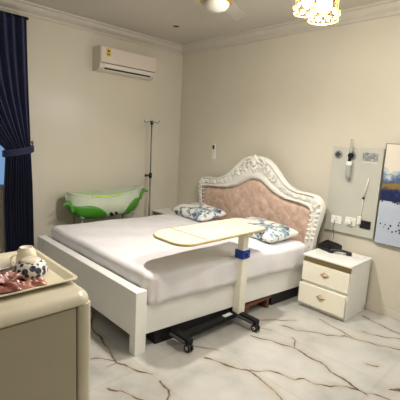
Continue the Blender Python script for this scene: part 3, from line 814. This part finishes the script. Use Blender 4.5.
for y, s, zz_, xx0 in ((yb0 + .02, -1, .815, .34), (yb1 - .03, 1, .905, .34)):
    bm = bmesh.new(); tube(bm, crom([(xx0, y - s * .02, zz_ - .10), (xx0 + .01, y + s * .01, zz_ - .02), (xx0 + .01, y + s * .05, zz_ + .005), (xx0 + .01, y + s * .10, zz_ + .0)], 18), .02, 10, rad_fn=lambda t: .026 - .012 * t)
    ell(bm, (xx0 + .01, y + s * .035, zz_ + .025), (.02, .03, .018))
    obj('handle', bm, M['green'], bb, smooth=True)
bm = bmesh.new(); cyl(bm, (.37, -1.40, .655), (.40, -1.40, .64), .02, n=14); obj('drain_plug', CY((.37, -1.33, .66), (.40, -1.33, .65), .015, n=14), M['black'], bb, angle=40); obj('drain_valve', bm, M['black'], bb, angle=40)
for y in (-1.78, -1.08):
    for x in (.12, .38):
        obj('stand_leg', T([(x, y, .0), (x * .8 + .05, y + .0, .63)], .012, 10), M['bathleg'], bb, smooth=True)
bm = bmesh.new(); tube(bm, [(.12, -1.78, .3), (.12, -1.08, .3)], .009, 8); tube(bm, [(.38, -1.78, .3), (.38, -1.08, .3)], .009, 8)
for y in (-1.78, -1.08): tube(bm, [(.10, y, .635), (.40, y, .635)], .012, 8)
obj('stand_brace', bm, M['bathleg'], bb, smooth=True)

# ------------------------------------------------------------------ wooden stool under bed edge
ws = thing('wooden_stool', 'low brown wooden step stool tucked under the bed edge', 'stool', (2.2, -.85, 0))
obj('seat', B(2.20, 2.435, -1.20, -.77, .095, .125, .005), M['wood'], ws)
obj('leg', B(2.215, 2.43, -.84, -.80, 0, .095, .003), M['wood'], ws); obj('leg', B(2.215, 2.43, -1.17, -1.13, 0, .095, .003), M['wood'], ws)

# ------------------------------------------------------------------ cream cabinet in the foreground
cb = thing('cabinet', 'cream cabinet with rounded corners and scuffed top in left foreground', 'cabinet', (2.86, -3.6, 0))
x0, x1, y0, y1, zt = 2.46, 3.12, -4.35, -3.088, 1.0
bm = bmesh.new()
rc_ = .058
def cring(ins, z):
    return [(x, y, z) for x, y in rrect(x0 + ins, x1 - ins, y0 + ins, y1 - ins, (rc_ - ins * .9,) * 4, 10)]
rr_ = .042
RG = [cring(.02, .945), cring(.006, .947), cring(0, .953)] + [cring(rr_ * (1 - math.cos(a)), zt - rr_ + rr_ * math.sin(a)) for a in [PI / 2 * k / 8 for k in range(9)]]
V = [[bm.verts.new(p) for p in r_] for r_ in RG]; n = len(V[0])
for a, b in zip(V, V[1:]):
    for i in range(n): bm.faces.new((a[i], a[(i + 1) % n], b[(i + 1) % n], b[i]))
bm.faces.new(V[-1]); bm.faces.new(V[0][::-1])
obj('top', bm, M['cab'], cb, angle=60)
obj('carcass', B(x0 + .02, x1 - .05, y0 + .02, y1 - .03, .06, .945), M['cab_shaded'], cb)
for x, y in ((x1 - .035, y1 - .035), (x1 - .035, y0 + .035), (x0 + .035, y1 - .035), (x0 + .035, y0 + .035)):
    bm = bmesh.new(); prism(bm, rrect(x - .027, x + .033, y - .027, y + .033, (.026,) * 4, 8), 'z', 0, .95); obj('corner_post', bm, M['cab'], cb, angle=60)
obj('door', B(x1 - .030, x1 - .008, -3.70, y1 - .070, .08, .942, .004), M['cab_shaded'], cb)
obj('door', B(x1 - .030, x1 - .008, y0 + .080, -3.706, .08, .942, .004), M['cab_shaded'], cb)
obj('side_panel', B(x0 + .065, x1 - .065, y1 - .03, y1 - .015, .06, .93, .002), M['cab'], cb)
obj('door_gap_shade', B(x1 - .05, x1 - .026, y1 - .074, y1 - .055, .07, .945), M['black'], cb)  # black strip standing in for the shade inside the gap beside the door
# tray
ty0, ty1, tx0, tx1 = -3.62, -3.105, 2.50, 3.005
tr = tag(None or obj('serving_tray', (lambda bm: bm)(bmesh.new()), M['tray']), 'cream rectangular serving tray lying on the cabinet', 'tray')
bm = bmesh.new(); lp = rrect(tx0, tx1, ty0, ty1, (.03,) * 4, 6)
cxx, cyy = (tx0 + tx1) / 2, (ty0 + ty1) / 2
rows = []
for ins, z in ((.035, 1.0005), (.012, 1.006), (0, 1.022), (-.008, 1.024), (-.008, 1.020), (.004, 1.016), (.03, 1.006)):
    pass
def ring(ins, z):
    sx, sy = 1 - ins / ((tx1 - tx0) / 2), 1 - ins / ((ty1 - ty0) / 2)
    return [(cxx + (x - cxx) * sx, cyy + (y - cyy) * sy, z) for x, y in lp]
R6 = [ring(.030, 1.001), (ring(.002, 1.018)), ring(-.010, 1.020), ring(-.010, 1.024), ring(.004, 1.023), ring(.032, 1.006)]
V = [[bm.verts.new(p) for p in r_] for r_ in R6]; n = len(lp)
for a, b in zip(V, V[1:]):
    for i in range(n): bm.faces.new((a[i], a[(i + 1) % n], b[(i + 1) % n], b[i]))
bm.faces.new(V[-1]); bm.faces.new(V[0][::-1]); bmesh.ops.recalc_face_normals(bm, faces=bm.faces[:]); bm.to_mesh(tr.data); bm.free()
TZ = 1.007
# saucer + cup (upturned) + spotted pot
sc_ = obj('saucer', LA([(0, 0), (.035, 0), (.05, .006), (.078, .018), (.080, .020), (.074, .019), (.045, .010), (0, .008)], (0, 0, 0), 40), M['cup'], smooth=True)
sc_.location = (2.655, -3.332, TZ); tag(sc_, 'cream saucer on the tray beside the teacup, at the photo left edge', 'saucer')
cp = thing('teacup', 'cream teacup standing on the tray behind the spotted pot', 'cup', (2.695, -3.215, TZ))
cpx, cpy, cpz = 2.695, -3.205, TZ
obj('cup_body', LA([(.056, 0), (.054, .004), (.052, .035), (.047, .062), (.040, .080), (.034, .084), (.034, .089), (.029, .089), (.027, .085), (0, .085), (0, .08), (.036, .07), (.048, .035), (.053, 0), (.056, 0)], (cpx, cpy, cpz), 36), M['cup'], cp, smooth=True)
cp.scale = (.88, .88, 1.04)
hp = [(cpx + (.045 + .022 * math.sin(a)) * .3 * 1, cpy - (.046 + .030 * math.sin(a)), cpz + .044 - .026 * math.cos(a)) for a in [PI * k / 14 for k in range(15)]]
obj('handle', T(hp, .005, 8), M['cup'], cp, smooth=True)
po = thing('spotted_pot', 'white rounded pot with navy dots standing on the tray', 'pot', (2.862, -3.245, TZ))
pp = obj('pot_body', LA([(0, 0), (.040, 0), (.058, .012), (.068, .032), (.069, .045), (.062, .066), (.048, .080), (.040, .083)], (0, 0, 0), 48), M['spots'], po, smooth=True)
pp.matrix_parent_inverse = Matrix.Identity(4)
ld = obj('lid', LA([(.042, .082), (.041, .086), (.030, .092), (.0, .094)], (0, 0, 0), 40), M['cup'], po, smooth=True); ld.matrix_parent_inverse = Matrix.Identity(4)
# crumpled packets
def packet(cx, cy, z, w, d, rot, m, seed, label, h=.022, tilt=0):
    rnd = random.Random(seed); bm = bmesh.new(); N = 20; ph = [rnd.uniform(0, 6) for _ in range(6)]
    M4 = Matrix.Rotation(rot, 4, 'Z') @ Matrix.Rotation(tilt, 4, 'Y')
    for s in (1, -1):
        P = []
        for i in range(N + 1):
            row = []
            for j in range(N + 1):
                u, v = i / N * 2 - 1, j / N * 2 - 1
                t_ = max(0, 1 - abs(u) ** 3) ** .5 * max(0, 1 - abs(v) ** 3) ** .5
                wr = 1 + .35 * math.sin(u * 6 + v * 4 + ph[0]) + .3 * math.sin(v * 9 - u * 5 + ph[1]) + .18 * math.sin(u * 15 + ph[2])
                row.append(M4 @ Vector((u * w / 2 * (1 + .05 * math.sin(v * 5 + ph[3])), v * d / 2 * (1 + .06 * math.sin(u * 5 + ph[4])), (s * h * t_ * (wr if s > 0 else .55) + .006 * math.sin(u * 3 + v * 4 + ph[5]) * (abs(u) > .1)))))
            P.append(row)
        grid(bm, P)
    bmesh.ops.remove_doubles(bm, verts=bm.verts, dist=.0004)
    o = obj('food_packet', bm, m, smooth=True); o.location = (cx, cy, z); tag(o, label, 'packet', 'crumpled packets on the tray'); return o
packet(2.962, -3.278, TZ + .014, .11, .07, rad(75), M['packet_c'], 1, 'pale salmon crumpled packet in front of the spotted pot', .012)
packet(2.945, -3.385, TZ + .018, .11, .15, rad(-12), M['packet_a'], 2, 'dark red crumpled packet near the front edge of tray', .017)
packet(2.84, -3.43, TZ + .022, .10, .12, rad(30), M['packet_a'], 3, 'red-brown crumpled packet beside the saucer', .018)
packet(2.90, -3.36, TZ + .040, .09, .12, rad(12), M['packet_b'], 4, 'mauve crumpled packet on top of the other packets', .014)
packet(2.93, -3.50, TZ + .018, .13, .10, rad(60), M['packet_b'], 5, 'mauve crumpled packet lying flat at the photo left edge', .016)

# ------------------------------------------------------------------ ceiling fan, pendants, downlights
M['lattice'] = mat('lattice_gold', (150, 112, 44), .35, metal=.6)
fx, fy = 2.40, -1.75
cf = thing('ceiling_fan', 'gold ceiling fan with white glass dome and pale blades', 'ceiling fan', (fx, fy, H))
obj('ceiling_rose', LA([(0, H), (.075, H), (.07, H - .03), (.03, H - .06), (0, H - .06)], (fx, fy, 0), 28), M['gold'], cf, smooth=True)
obj('down_rod', CY((fx, fy, 2.74), (fx, fy, H - .05), .012, n=14), M['gold'], cf, smooth=True)
obj('motor', LA([(0, 2.76), (.05, 2.755), (.10, 2.73), (.115, 2.70), (.11, 2.665), (.085, 2.645), (.118, 2.632), (.118, 2.622), (.09, 2.614), (0, 2.614)], (fx, fy, 0), 36), M['gold'], cf, smooth=True)
obj('light_dome', LA([(.090, 2.622), (.096, 2.612), (.092, 2.597), (.076, 2.578), (.048, 2.565), (.015, 2.559), (0, 2.558)], (fx, fy, 0), 36), M['dome'], cf, smooth=True)
for k in range(3):
    a = rad(112 + 120 * k); R3 = Matrix.Translation((fx, fy, 2.675)) @ Matrix.Rotation(a, 4, 'Z') @ Matrix.Rotation(rad(-14), 4, 'X')
    bm = bmesh.new(); pts = rrect(.17, .56, -.05, .05, (.02, .045, .045, .02), 8); prism(bm, pts, 'z', -.004, .004)
    for v in bm.verts: v.co = R3 @ v.co
    bl = obj('blade', bm, M['blade'], cf)
    bm = bmesh.new(); box(bm, .08, .21, -.022, .022, -.010, -.004, .002, mtx=R3); obj('blade_bracket', bm, M['gold'], bl)

def point(name, loc, power, col, r):
    l = bpy.data.lights.new(name, 'POINT'); l.energy = power; l.color = col; l.shadow_soft_size = r
    o = bpy.data.objects.new(name, l); C.objects.link(o); o.location = loc; return o
def pendant(x, y, z0, label):
    point('pendant_lamp', (x, y, z0 - .03), 15, (1, .94, .85), .022)
    p = thing('pendant_light', label, 'pendant light', (x, y, H), 'gold crystal pendant lights')
    r, h = .080, .24
    obj('canopy', LA([(0, H), (.05, H), (.05, H - .02), (0, H - .025)], (x, y, 0), 24), M['gold'], p, smooth=True)
    obj('cord', CY((x, y, z0 + h + .03), (x, y, H - .02), .003, n=8), M['black'], p)
    bm = bmesh.new()
    def prad(t): return r * (1 - .10 * math.sin(PI * t))
    for t_ in (0, 1): tube(bm, [(x + prad(t_) * math.cos(2 * PI * k / 36), y + prad(t_) * math.sin(2 * PI * k / 36), z0 + h * t_) for k in range(36)], .004, 6, closed=True)
    tube(bm, [(x + .04 * math.cos(2 * PI * k / 24), y + .04 * math.sin(2 * PI * k / 24), z0 + h + .0) for k in range(24)], .003, 6, closed=True)
    nn = 9
    for k in range(nn):
        a0 = 2 * PI * k / nn
        for s in (1, -1):
            pts = [(x + prad(t) * math.cos(a0 + s * t * 2 * PI / nn * 1.5), y + prad(t) * math.sin(a0 + s * t * 2 * PI / nn * 1.5), z0 + h * t) for t in [i / 10 for i in range(11)]]
            tube(bm, pts, .0026, 5)
        tube(bm, [(x + r * math.cos(a0), y + r * math.sin(a0), z0 + h), (x, y, z0 + h + .03)], .002, 5)
    sh = obj('lampshade_frame', bm, M['lattice'], p, smooth=True)
    for k in range(nn):
        a0 = 2 * PI * (k + .5) / nn
        for t_ in (.04, .96):
            q = prad(t_) * .97; bm = bmesh.new(); ell(bm, (x + q * math.cos(a0), y + q * math.sin(a0), z0 + h * t_ + (.018 if t_ < .5 else -.018)), (.010, .010, .016), None, 6, 5)
            obj('crystal', bm, M['crystal'], sh)
    obj('bulb', LA([(0, z0 + .035), (.028, z0 + .04), (.038, z0 + .06), (.038, z0 + .19), (.022, z0 + .21), (0, z0 + .21)], (x, y, 0), 24), M['bulb'], p, smooth=True)
    obj('lamp_holder', CY((x, y, z0 + .21), (x, y, z0 + h + .035), .014, n=14), M['gold'], p, smooth=True)
pendant(3.346, -1.881, 2.30, 'gold lattice pendant light hanging lowest near top right')
pendant(3.11, -1.67, 2.435, 'gold lattice pendant light behind the lower one, left of it')

for x, y, lab in ((.744, -.764, 'dark recessed ceiling downlight nearest the room corner'), (.679, -1.962, 'dark recessed ceiling downlight at top edge, left of the other one')):
    d = thing('downlight', lab, 'downlight', (x, y, H), 'recessed ceiling downlights')
    obj('rim', LA([(.040, H - .001), (.046, H - .004), (.054, H - .004), (.056, H - .0005), (.04, H - .0005)], (x, y, 0), 28), M['downrim'], d, smooth=True)
    obj('lens', LA([(0, H - .002), (.041, H - .002), (.041, H - .0005), (0, H - .0005)], (x, y, 0), 28), M['hole'], d)

# ------------------------------------------------------------------ light, world, camera
def area(name, loc, size, size_y, power, col, to):
    l = bpy.data.lights.new(name, 'AREA'); l.shape = 'RECTANGLE'; l.size = size; l.size_y = size_y; l.energy = power; l.color = col
    o = bpy.data.objects.new(name, l); C.objects.link(o); o.location = loc
    o.rotation_euler = (Vector(to) - Vector(loc)).to_track_quat('-Z', 'Y').to_euler(); return o
area('tube_lamp', (4.25, -.08, 2.25), 1.2, .08, 9, (.93, .97, 1.0), (3.9, -2.5, 1.2))
sp_ = bpy.data.lights.new('fan_lamp', 'SPOT'); sp_.energy = 66; sp_.color = (1, .95, .87); sp_.spot_size = rad(165); sp_.spot_blend = 1.0; sp_.shadow_soft_size = .05
so_ = bpy.data.objects.new('fan_lamp', sp_); C.objects.link(so_); so_.location = (2.42, -1.75, 2.53)
point('wall_lamp', (3.62, -.10, 1.92), .7, (1, .98, .95), .04)
area('fill_light', (4.3, -3.9, 2.9), .5, .5, 3, (1, .95, .88), (4.3, -3.9, 0))  # unseen fill light added behind the camera, no fixture
w = bpy.data.worlds.new('sky'); S.world = w; w.use_nodes = True
bg = w.node_tree.nodes['Background']; bg.inputs['Color'].default_value = (.26, .44, .72, 1); bg.inputs['Strength'].default_value = .35

cam = bpy.data.cameras.new('camera'); co_ = bpy.data.objects.new('camera', cam); C.objects.link(co_); S.camera = co_
ya, pi_, ro = rad(45.958), rad(-9.295), rad(3.006); f_ = 370.822
Fw = Vector((-math.sin(ya) * math.cos(pi_), math.cos(ya) * math.cos(pi_), math.sin(pi_)))
r0 = Vector((math.cos(ya), math.sin(ya), 0)); u0 = r0.cross(Fw)
r1 = math.cos(ro) * r0 + math.sin(ro) * u0; u1 = -math.sin(ro) * r0 + math.cos(ro) * u0
m3 = Matrix((r1, u1, -Fw)).transposed()
co_.matrix_world = Matrix.Translation((4.447, -3.790, 1.637)) @ m3.to_4x4()
cam.sensor_fit = 'HORIZONTAL'; cam.sensor_width = 36; cam.lens = 36 * f_ / 400; cam.clip_start = .05
S.view_settings.view_transform = 'Standard'; S.view_settings.exposure = 1.2
S.cycles.use_denoising = True
S.cycles.max_bounces = 8
